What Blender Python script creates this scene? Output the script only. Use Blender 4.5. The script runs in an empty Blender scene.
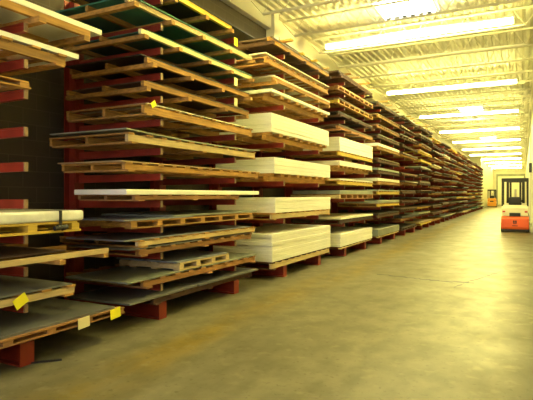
import bpy, bmesh, math, random
from mathutils import Vector, Matrix
R = random.Random(11)
sc = bpy.context.scene
C = sc.collection
PI = math.pi

# ------------------------------------------------------------------ materials
def mat(name, col, rough=.6, metal=0., noise=0., nscale=6., vary=0., stretch=None, bump=0., spec=.5, col2=None):
    m = bpy.data.materials.new(name); m.use_nodes = True
    nt = m.node_tree; b = nt.nodes['Principled BSDF']
    b.inputs['Roughness'].default_value = rough
    b.inputs['Metallic'].default_value = metal
    b.inputs['Specular IOR Level'].default_value = spec
    out = None
    rgb = nt.nodes.new('ShaderNodeRGB'); rgb.outputs[0].default_value = (*col, 1); out = rgb.outputs[0]
    tc = nt.nodes.new('ShaderNodeTexCoord')
    if noise or bump or col2:
        mp = nt.nodes.new('ShaderNodeMapping'); nt.links.new(tc.outputs['Object'], mp.inputs['Vector'])
        if stretch: mp.inputs['Scale'].default_value = stretch
        n = nt.nodes.new('ShaderNodeTexNoise'); n.inputs['Scale'].default_value = nscale; n.inputs['Detail'].default_value = 5
        nt.links.new(mp.outputs[0], n.inputs['Vector'])
        if noise or col2:
            mx = nt.nodes.new('ShaderNodeMix'); mx.data_type = 'RGBA'
            rp = nt.nodes.new('ShaderNodeMapRange'); rp.inputs['From Min'].default_value = .35; rp.inputs['From Max'].default_value = .68
            nt.links.new(n.outputs['Fac'], rp.inputs['Value']); nt.links.new(rp.outputs[0], mx.inputs['Factor'])
            nt.links.new(out, mx.inputs['A'])
            mx.inputs['B'].default_value = (*(col2 or [c*(1-noise) for c in col]), 1)
            out = mx.outputs['Result']
        if bump:
            bp = nt.nodes.new('ShaderNodeBump'); bp.inputs['Strength'].default_value = bump; bp.inputs['Distance'].default_value = .01
            nt.links.new(n.outputs['Fac'], bp.inputs['Height']); nt.links.new(bp.outputs[0], b.inputs['Normal'])
    if vary:
        oi = nt.nodes.new('ShaderNodeObjectInfo')
        mr = nt.nodes.new('ShaderNodeMapRange'); mr.inputs['To Min'].default_value = 1-vary; mr.inputs['To Max'].default_value = 1+vary
        nt.links.new(oi.outputs['Random'], mr.inputs['Value'])
        hs = nt.nodes.new('ShaderNodeHueSaturation'); nt.links.new(mr.outputs[0], hs.inputs['Value']); nt.links.new(out, hs.inputs['Color'])
        out = hs.outputs['Color']
    nt.links.new(out, b.inputs['Base Color'])
    return m

def emit(name, col, s):
    m = bpy.data.materials.new(name); m.use_nodes = True; nt = m.node_tree; nt.nodes.clear()
    e = nt.nodes.new('ShaderNodeEmission'); e.inputs['Color'].default_value = (*col, 1); e.inputs['Strength'].default_value = s
    o = nt.nodes.new('ShaderNodeOutputMaterial'); nt.links.new(e.outputs[0], o.inputs['Surface'])
    return m

GR = (1, 1, 1)
M = dict(
    wood=mat('pallet_wood', (.50, .255, .055), .75, 0, .45, 5, .25, (3, .7, 8)),
    wood_pale=mat('pale_pine', (.68, .50, .24), .75, 0, .25, 5, .12, (3, .7, 8)),
    wood_yellow=mat('yellow_pine', (.72, .48, .06), .7, 0, .25, 5, .1, (3, .7, 8)),
    wood_cream=mat('cream_pine', (.80, .70, .36), .7, 0, .15, 5, .08, (3, .7, 8)),
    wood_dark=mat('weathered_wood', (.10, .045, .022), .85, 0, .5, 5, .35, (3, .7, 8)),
    wood_orange=mat('orange_wood', (.42, .20, .06), .8, 0, .4, 5, .2, (3, .7, 8)),
    red=mat('red_rack_paint', (.34, .032, .010), .45, 0, .4, 3, .12),
    worn=mat('worn_steel_edge', (.42, .26, .13), .5, .2, .5, 20, .1),
    white=mat('white_panel', (.86, .84, .74), .45, 0, .05, 2, .03),
    cream=mat('cream_panel', (.76, .72, .56), .5, 0, .08, 2, .05),
    film=mat('white_plastic_film', (.85, .84, .78), .25, 0, .12, 9, .03, bump=.8),
    steel=mat('grey_steel_sheet', (.22, .22, .21), .42, .35, .3, 2, .15),
    blue=mat('blue_grey_sheet', (.28, .31, .36), .35, .2, .2, 2, .1),
    greygreen=mat('grey_green_sheet', (.30, .32, .25), .45, .1, .25, 2, .12),
    teal=mat('teal_sheet', (.04, .16, .11), .45, 0, .2, 2, .12),
    hard=mat('brown_hardboard', (.11, .06, .035), .6, 0, .3, 2, .25),
    black=mat('black_sheet', (.025, .022, .02), .5, 0, .2, 2, .2),
    ply=mat('plywood', (.42, .29, .14), .65, 0, .3, 4, .15, (1, 5, 1)),
    tag=mat('yellow_paper', (.95, .85, .02), .7),
    tagw=mat('cream_paper', (.88, .80, .42), .7),
    dark=mat('black_plastic', (.012, .011, .012), .5),
    rubber=mat('rubber', (.015, .014, .013), .8),
    orange=mat('orange_paint', (.80, .115, .02), .4),
    amber=mat('amber_paint', (.70, .30, .02), .45),
    ivory=mat('ivory_paint', (.80, .76, .60), .4),
    metal=mat('bare_steel', (.45, .43, .40), .35, .8),
    joist=mat('joist_paint', (.66, .63, .50), .6),
    housing=mat('lamp_housing', (.85, .84, .80), .5),
    deck=mat('deck_paint', (.66, .64, .52), .55, .1, .15, 1.5, 0),
    redlamp=mat('red_lens', (.5, .01, .01), .3),
    pwall=mat('cream_wall_paint', (.74, .71, .55), .6, 0, .12, 1.2),
)
LAMP_COL = (1.0, .87, .25)
M['tube'] = emit('tube_glow', LAMP_COL, 30)
M['sky'] = emit('skylight_glow', (1.0, .98, .85), 5)

def wall_block():
    m = bpy.data.materials.new('concrete_block'); m.use_nodes = True; nt = m.node_tree; b = nt.nodes['Principled BSDF']
    b.inputs['Roughness'].default_value = .85
    tc = nt.nodes.new('ShaderNodeTexCoord'); sp = nt.nodes.new('ShaderNodeSeparateXYZ'); cb = nt.nodes.new('ShaderNodeCombineXYZ')
    nt.links.new(tc.outputs['Object'], sp.inputs[0]); nt.links.new(sp.outputs['Y'], cb.inputs['X']); nt.links.new(sp.outputs['Z'], cb.inputs['Y'])
    br = nt.nodes.new('ShaderNodeTexBrick'); br.inputs['Scale'].default_value = 1
    br.inputs['Brick Width'].default_value = .4; br.inputs['Row Height'].default_value = .2; br.inputs['Mortar Size'].default_value = .006
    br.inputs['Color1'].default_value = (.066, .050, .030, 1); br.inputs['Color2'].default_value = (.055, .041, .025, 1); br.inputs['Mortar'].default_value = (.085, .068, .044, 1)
    nt.links.new(cb.outputs[0], br.inputs['Vector'])
    nt.links.new(br.outputs['Color'], b.inputs['Base Color'])
    return m
M['block'] = wall_block()

def floor_mat():
    m = bpy.data.materials.new('concrete_floor'); m.use_nodes = True; nt = m.node_tree; b = nt.nodes['Principled BSDF']
    L = nt.links.new
    tc = nt.nodes.new('ShaderNodeTexCoord')
    def noise(scale, detail=6, st=None):
        mp = nt.nodes.new('ShaderNodeMapping'); L(tc.outputs['Object'], mp.inputs['Vector'])
        if st: mp.inputs['Scale'].default_value = st
        n = nt.nodes.new('ShaderNodeTexNoise'); n.inputs['Scale'].default_value = scale; n.inputs['Detail'].default_value = detail
        L(mp.outputs[0], n.inputs['Vector']); return n.outputs['Fac']
    def rng(v, a, c, x=0, y=1):
        r = nt.nodes.new('ShaderNodeMapRange'); r.inputs['From Min'].default_value = a; r.inputs['From Max'].default_value = c
        r.inputs['To Min'].default_value = x; r.inputs['To Max'].default_value = y; L(v, r.inputs['Value']); return r.outputs[0]
    def mix(f, a, c):
        x = nt.nodes.new('ShaderNodeMix'); x.data_type = 'RGBA'; L(f, x.inputs['Factor'])
        for k, v in (('A', a), ('B', c)):
            if isinstance(v, tuple): x.inputs[k].default_value = (*v, 1)
            else: L(v, x.inputs[k])
        return x.outputs['Result']
    def math_(op, a, c):
        x = nt.nodes.new('ShaderNodeMath'); x.operation = op
        for i, v in enumerate((a, c)):
            if isinstance(v, (int, float)): x.inputs[i].default_value = v
            else: L(v, x.inputs[i])
        return x.outputs[0]
    base = mix(rng(noise(.55), .35, .65), (.215, .196, .130), (.165, .15, .095))
    base = mix(rng(noise(1.3, 8), .45, .75, 0, .45), base, (.145, .13, .078))
    base = mix(rng(noise(1.1, 7, (1.6, .35, 1)), .5, .72, 0, .5), base, (.25, .232, .15))
    sp = nt.nodes.new('ShaderNodeSeparateXYZ'); L(tc.outputs['Object'], sp.inputs[0])
    # worn yellow aisle stripe
    wob = math_('MULTIPLY', math_('SUBTRACT', noise(.5, 3), .5), .7)
    d = math_('ABSOLUTE', math_('ADD', math_('ADD', sp.outputs['X'], 3.05), wob), 0)
    stripe = math_('MULTIPLY', rng(d, .04, .45, 1, 0), rng(noise(1.7, 8, (2, .5, 1)), .3, .62, .1, .9))
    base = mix(stripe, base, (.24, .165, .022))
    base = mix(rng(noise(3.3, 9, (1.3, .8, 1)), .40, .66, 0, .55), base, (.095, .083, .045))
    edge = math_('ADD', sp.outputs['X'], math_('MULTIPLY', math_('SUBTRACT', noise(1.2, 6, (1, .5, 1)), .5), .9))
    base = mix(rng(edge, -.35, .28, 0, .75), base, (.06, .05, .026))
    base = mix(rng(noise(19, 4), .60, .70, 0, .5), base, (.085, .072, .038))
    base = mix(rng(noise(6.5, 8), .56, .70, 0, .45), base, (.26, .24, .155))
    L(base, b.inputs['Base Color'])
    L(rng(noise(1.6, 6), .2, .8, .32, .5), b.inputs['Roughness'])
    b.inputs['Specular IOR Level'].default_value = .09
    bp = nt.nodes.new('ShaderNodeBump'); bp.inputs['Strength'].default_value = .12; bp.inputs['Distance'].default_value = .01
    L(noise(5, 6), bp.inputs['Height']); L(bp.outputs[0], b.inputs['Normal'])
    return m
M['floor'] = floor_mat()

# ------------------------------------------------------------------ mesh helpers
class MB:
    def __init__(s): s.v = []; s.f = []
    def box(s, x0, x1, y0, y1, z0, z1, mtx=None):
        n = len(s.v)
        p = [(x0,y0,z0),(x1,y0,z0),(x1,y1,z0),(x0,y1,z0),(x0,y0,z1),(x1,y0,z1),(x1,y1,z1),(x0,y1,z1)]
        if mtx is not None: p = [tuple(mtx @ Vector(q)) for q in p]
        s.v += p
        s.f += [tuple(n+i for i in q) for q in ((0,3,2,1),(4,5,6,7),(0,1,5,4),(1,2,6,5),(2,3,7,6),(3,0,4,7))]
        return s
    def prism(s, poly, axis, a, c):
        """poly: 2-D outline, extruded along axis (0 x, 1 y, 2 z) from a to c"""
        n = len(s.v); k = len(poly)
        def P(u, w, t): return (t,u,w) if axis == 0 else ((u,t,w) if axis == 1 else (u,w,t))
        s.v += [P(u,w,a) for u,w in poly] + [P(u,w,c) for u,w in poly]
        s.f += [tuple(range(n+k-1, n-1, -1)), tuple(range(n+k, n+2*k))]
        s.f += [(n+i, n+(i+1)%k, n+k+(i+1)%k, n+k+i) for i in range(k)]
        return s
    def tube(s, p, q, r, seg=10):
        p, q = Vector(p), Vector(q); d = (q-p).normalized()
        a = d.orthogonal().normalized(); b = d.cross(a); n = len(s.v)
        for c in (p, q):
            s.v += [tuple(c + r*(math.cos(2*PI*i/seg)*a + math.sin(2*PI*i/seg)*b)) for i in range(seg)]
        s.f += [(n+i, n+(i+1)%seg, n+seg+(i+1)%seg, n+seg+i) for i in range(seg)]
        s.f += [tuple(range(n+seg-1, n-1, -1)), tuple(range(n+seg, n+2*seg))]
        return s
    def bar(s, p, q, w):
        return s.tube(p, q, w*.7, 4)
    def mesh(s, name, bev=0., seg=2, smooth=False):
        me = bpy.data.meshes.new(name); me.from_pydata(s.v, [], s.f)
        bm = bmesh.new(); bm.from_mesh(me)
        bmesh.ops.recalc_face_normals(bm, faces=bm.faces)
        if bev: bmesh.ops.bevel(bm, geom=[e for e in bm.edges if e.calc_face_angle(0) > .5], offset=bev, segments=seg, affect='EDGES', profile=.6)
        bm.to_mesh(me); bm.free()
        if smooth:
            for p in me.polygons: p.use_smooth = True
            try: me.set_sharp_from_angle(angle=.6)
            except Exception: pass
        return me
    def obj(s, name, m, parent=None, loc=(0,0,0), **kw):
        return link(name, s.mesh(name, **kw), m, parent, loc)

def link(name, me, m, parent=None, loc=(0,0,0), rz=0.):
    o = bpy.data.objects.new(name, me); C.objects.link(o)
    if m is not None:
        if not me.materials: me.materials.append(None)
        o.material_slots[0].link = 'OBJECT'; o.material_slots[0].material = m
    o.parent = parent; o.location = loc; o.rotation_euler.z = rz
    return o
def tag(o, label, cat, group=None):
    assert 4 <= len(label.split()) <= 16, label
    o['label'] = label; o['category'] = cat
    if group: o['group'] = group
    return o
def thing(name, label, cat, loc=(0,0,0), rz=0., group=None):
    o = bpy.data.objects.new(name, None); C.objects.link(o); o.location = loc; o.rotation_euler.z = rz
    return tag(o, label, cat, group)
def struct(o, label=None):
    o['kind'] = 'structure'
    if label: o['label'] = label
    return o

ORD = 'first second third fourth fifth sixth seventh eighth ninth tenth eleventh twelfth thirteenth fourteenth fifteenth sixteenth seventeenth'.split()

# ------------------------------------------------------------------ the hall
XL, XR, Y0, Y1, H = -5.6, .42, -5.0, 86.0, 6.0
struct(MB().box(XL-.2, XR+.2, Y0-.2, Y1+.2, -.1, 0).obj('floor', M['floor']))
struct(MB().box(XL-.2, XL, Y0, Y1, 0, H+.1).obj('wall_left', M['block']))
struct(MB().box(XR, XR+.2, Y0, Y1, 0, H+.1).obj('wall_right', M['pwall']))
struct(MB().box(XL-.2, XR+.2, Y1, Y1+.2, 0, H+.1).obj('wall_far', M['pwall']))
struct(MB().box(XL-.2, XR+.2, Y0-.2, Y0, 0, H+.1).obj('wall_near', M['pwall']))
# the hall narrows past the end of the rack
struct(MB().box(XL, -4.15, 60.6, Y1, 0, H).obj('wall_return', M['pwall']))
# corrugated roof deck, with openings for the skylights
SKY = [(-3.15, -1.88, 11.6, 12.9), (-3.05, -1.88, 27.6, 29.2), (-3.05, -1.88, 42.6, 44.6)]
dk = MB()
px = XL
while px < XR:
    ys = [Y0] + [y for (a, c, y0, y1) in SKY if a-.01 < px+.1 < c for y in (y0, y1)] + [Y1]
    for i in range(0, len(ys), 2):
        prof = [(px, H+.045), (px+.06, H+.045), (px+.09, H), (px+.17, H), (px+.20, H+.045), (px+.20, H+.06), (px, H+.06)]
        dk.prism(prof, 1, ys[i], ys[i+1])
    px += .20
struct(dk.obj('ceiling', M['deck']))
for i, (a, c, y0, y1) in enumerate(SKY):
    w = struct(MB().box(a, c, y0, y1, H+.07, H+.09).obj(f'window_{i+1}', M['sky']))
    fr = MB()
    for k in range(4):
        if k < 2: fr.box(a-.04, c+.04, (y0-.04, y1)[k], (y0, y1+.04)[k], H+.0, H+.07)
        else: fr.box((a-.04, c)[k-2], (a, c+.04)[k-2], y0, y1, H+.0, H+.07)
    struct(fr.obj('window_frame', M['joist'], w))
M['day'] = emit('daylight', (.96, .97, 1.0), 2.1)  # glow of the added fill panel, not a known source
wn = struct(MB().box(-5.0, -.6, Y0+.001, Y0+.02, .9, 3.9).obj('window_4', M['day']))  # unseen glowing panel added behind the camera, neutral fill for the near shelves
wf = MB()
for x in (-5.0, -3.9, -2.8, -1.7, -.6): wf.box(x-.04, x+.04, Y0+.001, Y0+.07, .86, 3.94)
for z in (.9, 2.4, 3.9): wf.box(-5.04, -.56, Y0+.001, Y0+.07, z-.04, z+.04)
struct(wf.obj('window_frame', M['joist'], wn))  # bars dress the added fill panel; no window is known here
# ledges under the deck along both long walls
struct(MB().box(XL, XL+.14, Y0, 11.0, 5.55, 5.95).box(XL, XL+.22, 10.9, 11.15, 5.2, 5.97).box(XL, XL+.25, 11.15, Y1, 5.35, 5.40).box(XL, XL+.25, 11.15, Y1, 5.92, 5.97).box(XL, XL+.12, 11.15, Y1, 5.40, 5.92).obj('trim_1', M['joist']))
struct(MB().box(XR-.12, XR, Y0, Y1, 5.6, 5.95).obj('trim_2', M['joist']))
# open-web steel joists
jm = MB()
zt, zb = 5.95, 5.50
for s in (-.03, .012):
    jm.box(XL+.1, XR-.05, s, s+.018, zt-.04, zt)
    jm.box(XL+.45, XR-.38, s, s+.018, zb, zb+.04)
n = 20; x0 = XL+.45; dx = (XR-.38-x0)/n
for i in range(n):
    a = (x0+i*dx, 0, zb+.02 if i % 2 == 0 else zt-.02); c = (x0+(i+1)*dx, 0, zt-.02 if i % 2 == 0 else zb+.02)
    jm.bar(a, c, .012)
jm.bar((XL+.1, 0, zt-.02), (x0, 0, zb+.02), .016); jm.bar((XR-.05, 0, zt-.02), (XR-.38, 0, zb+.02), .016)
jme = jm.mesh('roof_joist')
LP, L0 = 6.87, 12.75
jy = L0 - 3*LP + .55
while jy < Y1-.3:
    if jy > Y0+.3: struct(link('roof_joist', jme, M['joist'], None, (0, jy, 0)))
    jy += LP/4

# tube lights: one row of two eight-foot lamps across the aisle each bay
hm = MB().prism([(-.09, .07), (.09, .07), (.05, .13), (-.05, .13)], 0, -2.29, 2.29).mesh('housing')
tm = MB().tube((-2.26, 0, 0), (-.02, 0, 0), .022, 10).tube((-2.26, 0, .0), (-2.26, 0, .001), .02).mesh('tube', smooth=True)
tm = MB().tube((-1.12, 0, 0), (1.12, 0, 0), .03, 12).mesh('tube', smooth=True)
cm = MB()
cm.box(-.014, .014, -.08, .08, -.035, .075)
cm = cm.mesh('socket')
gm = MB()
gm.bar((0, 0, .13), (0, 0, .52), .008)
gm = gm.mesh('hanger')
k = 0
for i in range(-1, 11):
    y = L0 + i*LP
    if not (Y0+.5 < y < Y1-.5): continue
    o = thing('ceiling_tube_light', (f'{ORD[i]} glowing tube light from the near end, hung across the aisle' if i >= 0 else
              ('glowing tube light hung across the aisle above the second rack bay' if i == -1 else 'glowing tube light hung across the aisle behind the camera')), 'light', (-2.46, y, 5.47), 0, 'tube lights across the aisle')
    link('housing', hm, M['housing'], o); 
    for x in (-2.275, 0, 2.275): link('socket', cm, M['housing'], o, (x, 0, 0))
    for x in (-1.6, 1.6): link('hanger', gm, M['metal'], o, (x, 0, 0))
    for x in (-1.145, 1.145):
        for yy in (-.05, .05): link('tube', tm, M['tube'], o, (x, yy, 0))

# ------------------------------------------------------------------ pallets and sheets
_pc = {}
def pallet_meshes(kind, L, D, h):
    key = (kind, round(L, 2), round(D, 2), round(h, 3))
    if key in _pc: return _pc[key]
    r = random.Random(hash(key) % 999 if False else int(L*100+D*10+h*1000))
    t = min(.02, h*.2); out = []
    if kind == 'B':        # stringers along the rack, boards across
        sg = MB().box(-.022, .022, -L/2, L/2, t, h-t).mesh('stringer')
        for x in (D/2-.03, 0, -D/2+.03): out.append(('stringer', sg, (x, 0, 0)))
        td = MB(); n = max(4, round(L/.26))
        for i in range(n):
            w = .09 + r.uniform(-.02, .03); y = -L/2+w/2 + (L-w)*i/(n-1); e = r.uniform(0, .02)
            td.box(-D/2, D/2+e, y-w/2, y+w/2, h-t, h)
        n = max(3, round(L/.9)); bd = MB().box(-D/2, D/2+.01, -.05, .05, 0, t).mesh('bottom_board')
        for i in range(n): out.append(('bottom_board', bd, (r.uniform(-.01, .02), -L/2+.08+(L-.16)*i/(n-1), 0)))
        out += [('top_slats', td.mesh('top_slats'), (0,0,0))]
    elif kind == 'K':      # open skid: long runners on a few cross bearers, no deck
        sg = MB().box(-.022, .022, -L/2, L/2, h*.45, h).mesh('runner')
        for x in (D/2-.03, 0, -D/2+.03): out.append(('runner', sg, (x, 0, 0)))
        n = max(3, round(L/.55)); bd = MB().box(-D/2, D/2+.05, -.035, .035, 0, h*.45).mesh('bearer')
        for i in range(n): out.append(('bearer', bd, (r.uniform(-.04, .03), -L/2+.06+(L-.12)*i/(n-1)+r.uniform(-.06, .06)*(0 < i < n-1), 0)))
    elif kind == 'X':      # boards across on two set-back runners
        sg = MB().box(-.04, .04, -L/2, L/2, 0, h*.62).mesh('runner')
        for x in (D/2-.16, 0, -D/2+.10): out.append(('runner', sg, (x, 0, 0)))
        td = MB(); n = max(4, round(L/.30))
        for i in range(n):
            w = .12 + r.uniform(-.02, .03); y = -L/2+w/2 + (L-w)*i/(n-1)
            td.box(-D/2, D/2-.02+r.uniform(-.03, .02), y-w/2, y+w/2, h*.62, h)
        out += [('top_slats', td.mesh('top_slats'), (0,0,0))]
    else:                  # bearers across, boards along the rack
        n = max(3, round(L/.46)+1); sg = MB().box(-D/2, D/2, -.045, .045, t, h-t).mesh('bearer')
        for i in range(n): out.append(('bearer', sg, (0, -L/2+.045+(L-.09)*i/(n-1), 0)))
        td = MB(); m_ = 6
        for i in range(m_):
            x = D/2-.05-(D-.1)*i/(m_-1)
            td.box(x-.05, x+.05, -L/2+r.uniform(-.03, .03), L/2+r.uniform(-.03, .03), h-t, h)
            if i % 2 == 0 or i == m_-1: out.append(('bottom_board', MB().box(-.05, .05, -L/2, L/2+.02, 0, t).mesh('bottom_board'), (x, 0, 0)))
        out += [('top_slats', td.mesh('top_slats'), (0,0,0))]
    _pc[key] = out
    return out

def pallet(label, kind, L, D, h, x, y, z, m, rz=0., tags=(), group=None, front=None):
    o = thing('pallet', label, 'pallet', (x, y, z), rz, group)
    for i, (nm, me, lc) in enumerate(pallet_meshes(kind, L, D, h)):
        link(nm, me, M[front] if (front and i == 0) else M[m], o, lc)
    for ty, tz, rot, mm, s in tags:
        t = MB().box(0, .003, -.5*s, .5*s, -.36*s, .36*s).obj('paper_tag', M[mm], o, (D/2+.021, ty, tz)); t.rotation_euler.x = rot
        t['label'] = 'yellow paper tag' if mm == 'tag' else 'cream paper tag'
    return o

_sc = {}
def sheet(name, label, L, D, t, x, y, z, m, rz=0., cup=0., group=None, tilt=0.):
    key = (round(L, 2), round(D, 2), round(t, 3), round(cup, 3))
    if key not in _sc:
        b = MB(); ny = 12
        for j in range(ny+1):
            y_ = -L/2+L*j/ny; dz = cup*(2*y_/L)**2
            b.v += [(-D/2, y_, dz), (D/2, y_, dz), (D/2, y_, t+dz), (-D/2, y_, t+dz)]
        for j in range(ny):
            a = 4*j
            for k in range(4): b.f.append((a+k, a+(k+1) % 4, a+4+(k+1) % 4, a+4+k))
        b.f += [(0, 1, 2, 3), (4*ny+3, 4*ny+2, 4*ny+1, 4*ny)]
        _sc[key] = b.mesh(name, bev=min(.006, t*.25), seg=1) if t > .05 else b.mesh(name)
    o = link(name, _sc[key], M[m], None, (x, y, z), rz); o.rotation_euler.y = tilt
    return tag(o, label, 'sheet' if 'panel' not in name else 'panel', group)

XF = -3.85; SD = 1.22; XC = XF - SD/2
KIND = dict(white=('white_panel', 'white'), cream=('cream_panel', 'cream'), steel=('steel_sheet', 'grey steel'), blue=('steel_sheet', 'blue-grey steel'),
            greygreen=('plastic_sheet', 'grey-green'), teal=('plastic_sheet', 'dark teal'), hard=('hardboard_sheet', 'dark brown'), black=('plastic_sheet', 'black'), ply=('plywood_sheet', 'tan plywood'))
NOUN = dict(white='panel', cream='panel', steel='sheet', blue='sheet', greygreen='sheet', teal='sheet', hard='board', black='sheet', ply='sheet')
WADJ = dict(wood='brown', wood_pale='pale', wood_yellow='yellow', wood_cream='cream', wood_dark='dark', wood_orange='orange-brown')

def upright(y, arms, label, full=True, tags=()):
    """arms: heights of the arm tops"""
    o = thing('rack_upright', label, 'rack', (-5.3, y, 0), 0, 'red cantilever rack uprights')
    top = max(arms)+.22
    cb = MB().box(-.20, -.185, -.08, .08, .016, top).box(-.015, 0, -.08, .08, .016, top).box(-.185, -.015, -.006, .006, .016, top)
    cb.box(-.22, .02, -.1, .1, 0, .016)
    cb.obj('column', M['red'], o)
    bb = MB().box(.004, 1.40, -.07, .07, .185, .2).box(.004, 1.40, -.07, .07, 0, .015).box(.004, 1.40, -.006, .006, .015, .185)
    bb.obj('base', M['red'], o)
    MB().box(1.40, 1.412, -.07, .07, 0, .2).obj('base_end_plate', M['red'], o)
    for z in arms:
        if 'a' not in _pc:
            am = MB(); L = 1.385
            am.prism([(.014, -.015), (L, -.015), (L, 0), (.014, 0)], 1, -.024, .024)                       # top flange
            am.prism([(.014, -.10), (L, -.08), (L, -.068), (.014, -.088)], 1, -.024, .024)                # lower flange
            am.prism([(.014, -.092), (L, -.073), (L, -.015), (.014, -.015)], 1, -.016, .016)              # webs
            am.box(.002, .016, -.07, .07, -.10, .03)
            _pc['a'] = am.mesh('arm'); _pc['e'] = MB().box(1.386, 1.398, -.019, .019, -.080, .0).mesh('end_plate')
        a = link('arm', _pc['a'], M['red'], o, (0, 0, z))
        if full: link('end_plate', _pc['e'], M['worn'], a)
        for tz, mm in tags:
            if abs(tz-z) < .02:
                t = MB().box(1.40, 1.403, -.05, .05, -.125, -.004).obj('paper_tag', M[mm], a); t['label'] = 'cream paper tag'
    return o

P_ = 3.5
def cen(b): return 2.2 + P_*b
def bayname(b, the=True): return f'{ORD[b]} rack bay from the left'

# content: per bay, list of shelves bottom up:  (arm top z (None = rack base), [(item...)])
# item: ('P', kind, y0, y1, h, wood, opts) pallet | ('S', matkey, y0, y1, thickness, opts) sheet | ('W', matkey, y0, y1, total, n) stack of n slabs
BAY = {}
BAY[0] = [
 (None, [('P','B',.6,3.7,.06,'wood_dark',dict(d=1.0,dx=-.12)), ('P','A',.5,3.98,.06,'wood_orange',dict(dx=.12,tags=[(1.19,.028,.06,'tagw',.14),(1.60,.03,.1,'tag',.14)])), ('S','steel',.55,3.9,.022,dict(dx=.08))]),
 (.54, [('P','B',.4,3.45,.10,'wood',dict(front='wood_pale',tags=[(.925,.05,.5,'tag',.13)])), ('S','steel',.4,3.42,.012,{})]),
 (.86, [('P','K',.7,3.85,.09,'wood',dict(dx=.07,rz=.02,front='wood_pale')), ('S','hard',.8,3.45,.012,dict(dx=-.12,d=1.0))]),
 (1.15, [('P','A',.6,3.5,.10,'wood_yellow',{}), ('F','film',.6,3.55,.10,{})]),
 (1.46, []), (1.79, []), (2.10, []),
 (2.43, [('P','A',1.0,2.95,.06,'wood',{}), ]),
 (2.70, [('P','B',.4,3.35,.12,'wood',dict(front='wood')), ('S','white',.4,3.5,.045,{})]),
 (3.02, [('P','K',.5,3.65,.12,'wood',{}), ('S','white',.5,3.80,.05,{})]),
]
BAY[1] = [
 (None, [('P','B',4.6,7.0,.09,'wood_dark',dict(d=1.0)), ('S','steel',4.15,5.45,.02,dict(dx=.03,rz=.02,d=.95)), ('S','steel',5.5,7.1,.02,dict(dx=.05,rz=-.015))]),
 (.42, [('P','B',4.45,7.1,.10,'wood_orange',{}), ('S','greygreen',4.15,5.55,.018,dict(d=.95,rz=.02)), ('S','greygreen',5.6,7.15,.018,{}), ('P','A',5.1,6.3,.10,'wood_pale',dict(d=1.0)), ('S','blue',5.05,6.25,.02,dict(d=1.0))]),
 (.80, [('P','B',4.35,7.0,.085,'wood_orange',{}), ('S','steel',4.2,5.6,.012,dict(d=.95)), ('S','hard',5.62,7.0,.012,{}), ('P','B',4.35,7.1,.085,'wood',dict(front='wood_pale')), ('S','blue',4.15,7.0,.014,dict(dx=-.03,d=.9))]),
 (1.12, [('P','A',4.25,7.0,.09,'wood',dict(d=1.0)), ('S','blue',4.12,5.4,.012,dict(d=.85)), ('S','greygreen',5.0,7.15,.02,dict(lift=.014))]),
 (1.43, [('P','B',4.3,6.6,.07,'wood_orange',dict(d=.9)), ('S','white',4.15,7.25,.06,dict(d=.8))]),
 (1.76, [('P','B',4.15,7.2,.10,'wood',dict(front='wood',d=1.0)), ('S','ply',4.1,7.25,.014,dict(d=1.0))]),
 (2.07, [('P','B',4.2,7.1,.12,'wood',dict(front='wood_pale')), ('S','greygreen',4.17,7.25,.014,dict(cup=.03))]),
 (2.42, [('P','B',4.45,7.0,.13,'wood',dict(front='wood',tags=[(-1.15,.135,.6,'tag',.09)])), ('S','cream',4.5,7.0,.012,{})]),
 (2.70, [('P','K',4.45,6.9,.11,'wood',{}), ('S','hard',4.5,6.9,.012,{})]),
 (2.98, [('P','K',4.5,6.9,.11,'wood',{}), ('S','black',4.4,6.9,.012,{})]),
 (3.29, [('P','K',4.4,7.0,.10,'wood',dict(front='wood_cream')), ('S','teal',4.5,7.0,.012,{})]),
 (3.58, [('P','K',4.2,7.0,.11,'wood',dict(front='wood_pale')), ('S','teal',4.2,7.0,.015,{})]),
 (3.90, [('P','K',4.2,6.4,.12,'wood',dict(front='wood_yellow')), ('S','black',4.3,7.1,.015,{})]),
]
BAY[2] = [
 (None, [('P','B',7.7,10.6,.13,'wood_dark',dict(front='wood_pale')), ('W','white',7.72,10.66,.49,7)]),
 (1.06, [('P','B',7.75,10.6,.12,'wood',dict(front='wood_pale')), ('W','white',7.85,10.66,.27,4)]),
 (1.75, [('P','X',7.8,10.6,.13,'wood',{}), ('W','white',7.8,10.64,.28,4)]),
 (2.46, [('P','X',7.7,10.5,.13,'wood',{}), ('W','white',7.7,10.55,.33,5)]),
 (3.15, [('P','X',7.75,10.55,.13,'wood',{}), ('W','white',7.7,10.6,.058,1)]),
 (3.44, [('P','K',7.8,10.6,.12,'wood',{}), ('S','cream',7.8,10.6,.03,{})]),
 (3.72, [('P','B',7.5,10.5,.12,'wood_orange',dict(front='wood')), ('S','cream',7.5,10.55,.02,dict(lift=.05))]),
 (4.08, [('P','K',7.6,10.6,.12,'wood_dark',dict(front='wood')), ('S','hard',7.7,10.6,.03,{})]),
]
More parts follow.
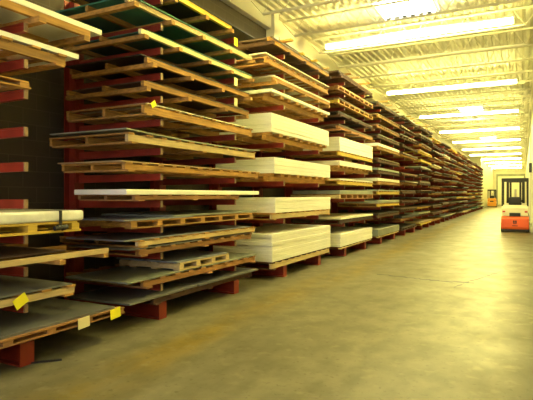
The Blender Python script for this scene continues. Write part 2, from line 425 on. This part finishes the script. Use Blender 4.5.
BAY[3] = [
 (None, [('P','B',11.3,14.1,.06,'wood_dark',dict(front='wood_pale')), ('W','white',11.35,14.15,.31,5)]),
 (.80, [('P','B',11.3,14.2,.11,'wood_dark',{}), ('S','cream',11.4,14.2,.05,{})]),
 (1.40, [('P','A',11.3,14.2,.12,'wood_orange',dict(front='wood_pale')), ('S','greygreen',11.3,14.2,.09,{})]),
 (1.73, [('P','B',11.2,14.2,.12,'wood',dict(front='wood_yellow')), ('S','cream',11.3,14.2,.04,{})]),
 (2.08, [('P','X',11.2,14.2,.12,'wood',{}), ('W','cream',11.3,14.15,.12,2)]),
 (2.42, [('P','B',11.2,14.2,.12,'wood',dict(front='wood_yellow')), ('W','white',11.3,14.2,.34,5)]),
 (3.02, [('P','K',11.2,14.2,.11,'wood_orange',{}), ('S','hard',11.2,14.2,.04,{})]),
 (3.34, [('P','K',11.2,14.2,.11,'wood_dark',{}), ('S','black',11.2,14.2,.02,{})]),
 (3.66, [('P','A',11.2,14.2,.10,'wood',dict(front='wood_yellow')), ('S','hard',11.2,14.2,.03,{})]),
 (3.98, [('P','A',11.2,14.2,.10,'wood_orange',{}), ('S','ply',11.4,14.2,.02,{})]),
 (4.28, [('P','K',11.3,14.2,.11,'wood_dark',{}), ('S','hard',11.2,14.2,.04,{})]),
]
BAY[4] = [
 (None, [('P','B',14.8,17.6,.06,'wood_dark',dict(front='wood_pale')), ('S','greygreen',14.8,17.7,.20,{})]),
 (.80, [('P','B',14.8,17.6,.11,'wood_dark',{}), ('S','black',14.8,17.7,.03,{})]),
 (1.13, [('P','B',14.8,17.7,.11,'wood_orange',dict(front='wood_yellow')), ('S','greygreen',14.8,17.7,.09,{})]),
 (1.50, [('P','B',14.8,17.7,.12,'wood_orange',dict(front='wood_yellow')), ('S','greygreen',14.8,17.7,.04,{})]),
 (1.81, [('P','B',14.8,17.7,.11,'wood',{}), ('S','cream',14.8,17.7,.09,{})]),
 (2.14, [('P','B',14.8,17.7,.11,'wood_dark',{}), ('S','greygreen',14.8,17.7,.07,{})]),
 (2.47, [('P','B',14.8,17.7,.11,'wood_dark',{}), ('S','hard',14.8,17.7,.04,{})]),
 (2.86, [('P','B',14.8,17.7,.11,'wood',{}), ('S','white',14.8,17.7,.09,{})]),
 (3.20, [('P','B',14.8,17.7,.10,'wood_dark',{}), ('S','black',14.8,17.7,.03,{})]),
 (3.50, [('P','B',14.8,17.7,.10,'wood_orange',{}), ('S','hard',14.8,17.7,.03,{})]),
 (3.82, [('P','B',14.8,17.7,.10,'wood',{}), ('S','ply',14.8,17.7,.02,{})]),
 (4.15, [('P','K',14.8,17.7,.11,'wood_dark',{}), ('S','black',14.8,17.7,.04,{})]),
]
NB = 17
for b in range(5, NB):
    rows = []; c = cen(b)
    off = R.uniform(-.05, .05)
    for k in range(-1, 12):
        z = None if k < 0 else .54 + .335*k + off + R.uniform(-.02, .02)
        if k == 0: z = max(z, .50)
        if R.random() < .05 and k > 0: rows.append((z, [])); continue
        y0 = c-1.5+R.uniform(-.08, .12); y1 = c+1.5+R.uniform(-.14, .06)
        w = R.choices(['wood_dark', 'wood_orange', 'wood', 'wood_yellow', 'wood_pale'], [.68, .14, .08, .06, .04])[0]
        s = R.choices(['hard', 'black', 'greygreen', 'steel', 'ply', 'cream', 'white', 'teal'], [.36, .30, .11, .08, .05, .05, .02, .03])[0]
        t = R.choice([.02, .03, .04, .06, .08])
        it = [('P', R.choice('BKXXA'), round(c-1.45, 2), round(c+1.45, 2), .09 if k < 0 else .10, w, dict(rz=R.uniform(-.022, .022), dy=R.uniform(-.08, .05), dx=R.uniform(-.06, .04)))]
        if R.random() < .93: it.append(('S', s, round(c-1.47, 2), round(c+1.47, 2), t if k >= 0 else min(t, .08), dict(dx=R.uniform(-.08, .05), dy=R.uniform(-.08, .06), rz=R.uniform(-.03, .03))))
        rows.append((z, it))
    BAY[b] = rows

for b in range(NB):
    rows = BAY[b]; c = cen(b); bn = bayname(b)
    arms = [z for z, _ in rows if z is not None]
    for side in (-1, 1):
        lab = f'red rack upright, {"nearer" if side < 0 else "farther"} of the two in the {bn}'
        upright(2.96 if (b, side) == (0, 1) else c+side*.875, arms, lab, full=b < 7, tags=[(3.90, 'tag'), (3.29, 'tagw'), (2.98, 'tagw')] if (b, side) == (1, 1) else ())
    for lv, (z, items) in enumerate(rows):
        top = .2 if z is None else z
        top += .002
        sh = 'lowest shelf' if lv == 0 else f'{ORD[lv]} shelf up'
        npal = 0; hasp = any(i[0] == 'P' for i in items)
        ns = [i[0] for i in items].count('P'); seen = 0; kinds_here = {}
        base_top = top
        for it in items:
            if it[0] == 'P':
                _, kd, y0, y1, h, w, op = it
                d = op.get('d', 1.27)
                pre = '' if ns == 1 else ('lower ' if seen == 0 else 'upper ')
                seen += 1
                nxt = items[items.index(it)+1:]
                pallet(f'{pre}{WADJ[w]} wooden pallet on the {sh}, {bn}', kd, y1-y0, d, h, XF-d/2+op.get('dx', 0), (y0+y1)/2+op.get('dy', 0), base_top, w,
                       op.get('rz', R.uniform(-.008, .008)), op.get('tags', ()), 'pallets on the rack shelves', op.get('front'))
                base_top += h + .001
            elif it[0] in 'SF':
                _, mk, y0, y1, t, op = it
                # side-by-side sheets share a height; later ones that overlap earlier ones lie on top
                zz = base_top + op.get('lift', 0)
                d = op.get('d', SD)
                same = [i for i in items if i[0] in 'S' and i[1] == mk]
                where = ''
                if len([i for i in items if i[0] == 'S']) > 1 and it[0] == 'S':
                    if len(same) > 1: where = 'near ' if it is same[0] else 'far '
                if it[0] == 'F':
                    # film-wrapped stack with rounded end and a strap
                    o = thing('wrapped_sheet_bundle', f'white film-wrapped bundle, {sh}, {bn}', 'bundle', (XC, (y0+y1)/2, zz), 0)
                    f = MB(); L = y1-y0
                    f.box(-SD/2, SD/2+.02, -L/2, L/2, 0, t)
                    wr = f.obj('film_wrap', M['film'], o, bev=.03, seg=4, smooth=True)
                    MB().box(SD/2+.018, SD/2+.026, L/2-.30, L/2-.27, -.02, t+.003).box(-SD/2, SD/2+.026, L/2-.30, L/2-.27, t, t+.004).obj('strap', M['dark'], o)
                    q = MB()
                    for a_ in range(3): q.tube((SD/2+.03, L/2-.36+.03*a_, -.06+.012*a_), (SD/2+.03, L/2-.22-.02*a_, -.05-.01*a_), .022, 8)
                    q.obj('strap_tail', M['dark'], o)
                    base_top += t
                    continue
                nm, adj = KIND[mk]
                thick = 'thick ' if t > .07 else ''
                sheet(nm, f'{where}{thick}{adj} {NOUN[mk]} on the {sh}, {bn}', y1-y0, d, t, XF-d/2+op.get('dx', 0), (y0+y1)/2+op.get('dy', 0), zz, mk,
                      op.get('rz', R.uniform(-.008, .008)), op.get('cup', 0), 'flat sheets on the rack shelves')
                nxt = items[items.index(it)+1:] 
                if not (nxt and nxt[0][0] == 'S' and nxt[0][2] >= y1 - .5): base_top = zz + t + .001
            elif it[0] == 'W':
                _, mk, y0, y1, tot, n = it
                t = tot/n; nm, adj = KIND[mk]
                for i in range(n):
                    if n == 1: lab = f'thick {adj} panel on the {sh}, {bn}'
                    else: lab = f'{adj} panel in the thick stack, {sh}, {bn}'
                    sheet(nm, lab, y1-y0, SD, t-.001, XC+R.uniform(-.004, .004), (y0+y1)/2+R.uniform(-.006, .006), base_top+i*t, mk, 0, 0,
                          None if n == 1 else f'panel stack on {sh} of {ORD[b]} bay')
                base_top += tot

# loose boards lying about on the top shelves
for b in range(2, 7):
    z = BAY[b][-1][0] + .002 + sum(i[4]+.001 for i in BAY[b][-1][1])
    for k in range(4):
        L = 1.1; x = XF-L/2+R.uniform(.06, .26); y = cen(b)-1.1+.72*k+R.uniform(-.15, .15)
        o = link('loose_board', MB().box(-.045, .045, -L/2, L/2, 0, .03).mesh('loose_board'), M[R.choice(['wood_yellow', 'wood', 'wood_pale', 'wood_orange'])], None, (x, y, z), PI/2+R.uniform(-.15, .15))
        tag(o, f'narrow board sticking out over the top shelf, {bayname(b)}', 'board', f'loose boards on top shelf of {ORD[b]} bay')

# ------------------------------------------------------------------ forklifts
def forklift(label, x, y, rz, low, up, badge=True):
    o = thing('forklift', label, 'forklift', (x, y, 0), rz)
    B = dict(bev=.03, seg=2)
    w = .5
    cw = MB().prism([(-.0, .1), (-.04, .2), (-.04, .56), (.02, .64), (1.5, .64), (1.5, .14), (.35, .10)], 0, -w, w).obj('counterweight', M[low], o, **B)
    hood = MB().prism([(.0, .645), (-.02, .98), (.06, 1.09), (.85, 1.09), (.9, .645)], 0, -w+.02, w-.02).obj('hood', M[up], o, **B)
    MB().box(-.2, .2, -.045, .0, .645, .78).obj('radiator_vent', M['dark'], o)
    for s in (-1, 1):
        MB().box(s*.40-.05, s*.40+.05, -.05, .0, .80, .86).obj('tail_light', M['redlamp'], o)
    MB().box(-.5, .5, -.01, 1.6, .04, .16).obj('underbody', M['dark'], o)
    if badge:
        MB().box(-.065, -.01, -.05, -.035, .38, .47).box(.01, .065, -.05, -.035, .38, .47).box(-.065, .065, -.05, -.035, .34, .365).box(-.10, .10, -.05, -.035, .25, .275).obj('badge', M['dark'], cw)
    MB().box(-.5, .5, .9, 1.55, .645, .72).obj('floor_plate', M['dark'], o)
    # wheels
    for yy, r in ((.28, .2), (1.45, .26)):
        for s in (-1, 1):
            wl = MB().tube((s*.40, yy, r), (s*.52, yy, r), r, 24).obj('wheel', M['rubber'], o, smooth=True)
            MB().tube((s*.515, yy, r), (s*.53, yy, r), r*.5, 16).obj('hub', M[up], wl, smooth=True)
    # seat
    st = MB().box(-.24, .24, .42, .86, 1.09, 1.2).box(-.22, .22, .36, .46, 1.15, 1.42).obj('seat', M['dark'], o, bev=.04, seg=3, smooth=True)
    # overhead guard
    g = MB()
    for s in (-1, 1):
        g.bar((s*.46, .02, 1.05), (s*.46, .08, 2.12), .055); g.bar((s*.46, 1.5, .7), (s*.44, 1.15, 2.1), .05)
        g.box(s*.46-.03, s*.46+.03, .1, 1.25, 2.09, 2.16)
    g.box(-.49, .49, .04, .12, 2.03, 2.18); g.box(-.46, .46, 1.18, 1.25, 2.08, 2.16)
    for k in range(5): g.box(-.32+.16*k-.012, -.32+.16*k+.012, .17, 1.18, 2.1, 2.14)
    g.obj('overhead_guard', M['dark'], o)
    MB().tube((0, 1.35, .72), (0, 1.08, 1.30), .035, 10).obj('steering_column', M['dark'], o)
    sw = MB()
    for k in range(18):
        a0, a1 = 2*PI*k/18, 2*PI*(k+1)/18
        f = lambda a: (.18*math.cos(a), 1.07+.15*math.sin(a)*.8, 1.32+.18*math.sin(a)*.45)
        sw.tube(f(a0), f(a1), .014, 6)
    sw.tube(f(0), f(PI), .012, 6)
    sw.obj('steering_wheel', M['dark'], o)
    MB().box(-.46, .46, 1.42, 1.56, .72, 1.15).obj('dashboard', M[up], o, bev=.03)
    mb = MB()
    for s in (-1, 1): mb.box(s*.30-.05, s*.30+.05, 1.66, 1.80, .08, 2.12); mb.box(s*.19-.04, s*.19+.04, 1.70, 1.78, .1, 2.05)
    mb.box(-.35, .35, 1.66, 1.80, 2.04, 2.12); mb.box(-.35, .35, 1.66, 1.72, 1.2, 1.28)
    mb.obj('mast', M['dark'], o)
    MB().tube((0, 1.73, .2), (0, 1.73, 1.75), .045, 12).obj('lift_cylinder', M['metal'], o)
    MB().box(-.48, .48, 1.81, 1.86, .12, .2).box(-.48, .48, 1.81, 1.86, .5, .58).box(-.48, -.43, 1.81, 1.85, .2, 1.1).box(.43, .48, 1.81, 1.85, .2, 1.1).box(-.48, .48, 1.81, 1.85, 1.05, 1.1).obj('carriage', M['dark'], o)
    for s in (-1, 1):
        MB().box(s*.28-.06, s*.28+.06, 1.865, 1.905, .06, .62).prism([(1.865, .06), (2.9, .06), (2.9, .075), (1.905, .10)], 0, s*.28-.06, s*.28+.06).obj('fork', M['metal'], o)
    return o
forklift('orange and cream forklift seen from behind in the aisle', -.29, 22.45, 0, 'orange', 'ivory')
forklift('amber forklift parked far off by the end wall', -3.45, 68.0, 0, 'amber', 'amber', False)

# ------------------------------------------------------------------ far end, right wall, floor bits
dr = struct(MB().box(-3.5, .1, Y1-.05, Y1-.001, 0, 4.4).obj('door_1', M['ivory']))
sl = MB()
for k in range(14): sl.box(-3.5, .1, Y1-.07, Y1-.05, .02+.31*k, .02+.31*k+.28)
struct(sl.obj('door_panel', M['ivory'], dr))
struct(MB().box(-3.7, -3.5, Y1-.12, Y1-.001, 0, 4.6).box(.1, .3, Y1-.12, Y1-.001, 0, 4.6).box(-3.7, .3, Y1-.25, Y1-.001, 4.4, 4.75).obj('trim_3', M['greygreen']))
bx = thing('electrical_box', 'dark electrical box with conduit on the right wall beyond the forklift', 'box', (XR, 30.0, 2.95))
MB().box(-.14, -.002, -.2, .2, -.25, .25).obj('cabinet_body', M['dark'], bx, bev=.01)
MB().tube((-.05, 0, -2.95), (-.05, 0, 2.62), .025, 10).obj('conduit', M['joist'], bx)
# cracks in the slab
def crack(pts, w, label):
    b = MB(); rr = random.Random(len(pts)); P = []
    for (p, q) in zip(pts, pts[1:]):
        for i in range(10):
            t = i/10; P.append((p[0]+(q[0]-p[0])*t+rr.uniform(-.02, .02), p[1]+(q[1]-p[1])*t+rr.uniform(-.05, .05)))
    n = len(P)
    for i, (x, y) in enumerate(P):
        ww = w*rr.uniform(.5, 1.3)
        b.v += [(x, y-ww, .001), (x, y+ww, .001), (x, y+ww*.5, .003), (x, y-ww*.5, .003)]
    for i in range(n-1):
        a = 4*i
        for k in range(4): b.f.append((a+k, a+(k+1) % 4, a+4+(k+1) % 4, a+4+k))
    o = b.obj('floor_crack', M['dark']); o['kind'] = 'structure'; o['label'] = label
def fl(px, py):
    F = 500.; th = math.atan(256.5/F); c, s = math.cos(th), math.sin(th); u = px-266.5; v = 195.-py
    k = -1.5/v; return ((-s*F+c*u)*k, (c*F+s*u)*k)
crack([fl(*p) for p in ((378, 274), (410, 278), (440, 281), (478, 283))], .04, 'long thin crack across the concrete floor')
crack([fl(*p) for p in ((455, 287), (470, 281), (484, 277), (502, 271))], .05, 'short forked crack in the concrete floor')
x, y = fl(45, 362)
st = MB().box(-.014, .014, -.14, .14, 0, .012).obj('strap_offcut', M['dark'], None, (x, y, .001)); st.rotation_euler.z = -.75
tag(st, 'short black strap lying on the floor before the first bay', 'strap')

# ------------------------------------------------------------------ camera and view
cd = bpy.data.cameras.new('camera'); cam = bpy.data.objects.new('camera', cd); C.objects.link(cam)
cd.sensor_fit = 'HORIZONTAL'; cd.sensor_width = 36; cd.lens = 36*500/533
cam.location = (0, 0, 1.5)
cam.rotation_euler = (PI/2, 0, math.atan(256.5/500))
cd.shift_y = -5/533
cd.clip_end = 300
sc.camera = cam
w = bpy.data.worlds.new('world'); sc.world = w; w.use_nodes = True
w.node_tree.nodes['Background'].inputs['Color'].default_value = (.9, .95, 1, 1); w.node_tree.nodes['Background'].inputs['Strength'].default_value = .3
sc.view_settings.view_transform = 'Standard'; sc.view_settings.look = 'None'; sc.view_settings.gamma = 1
sc.view_settings.use_curve_mapping = False
sc.view_settings.exposure = 2.3
try:
    sc.cycles.use_denoising = True; sc.cycles.max_bounces = 10; sc.cycles.diffuse_bounces = 5; sc.cycles.caustics_reflective = False
except Exception: pass
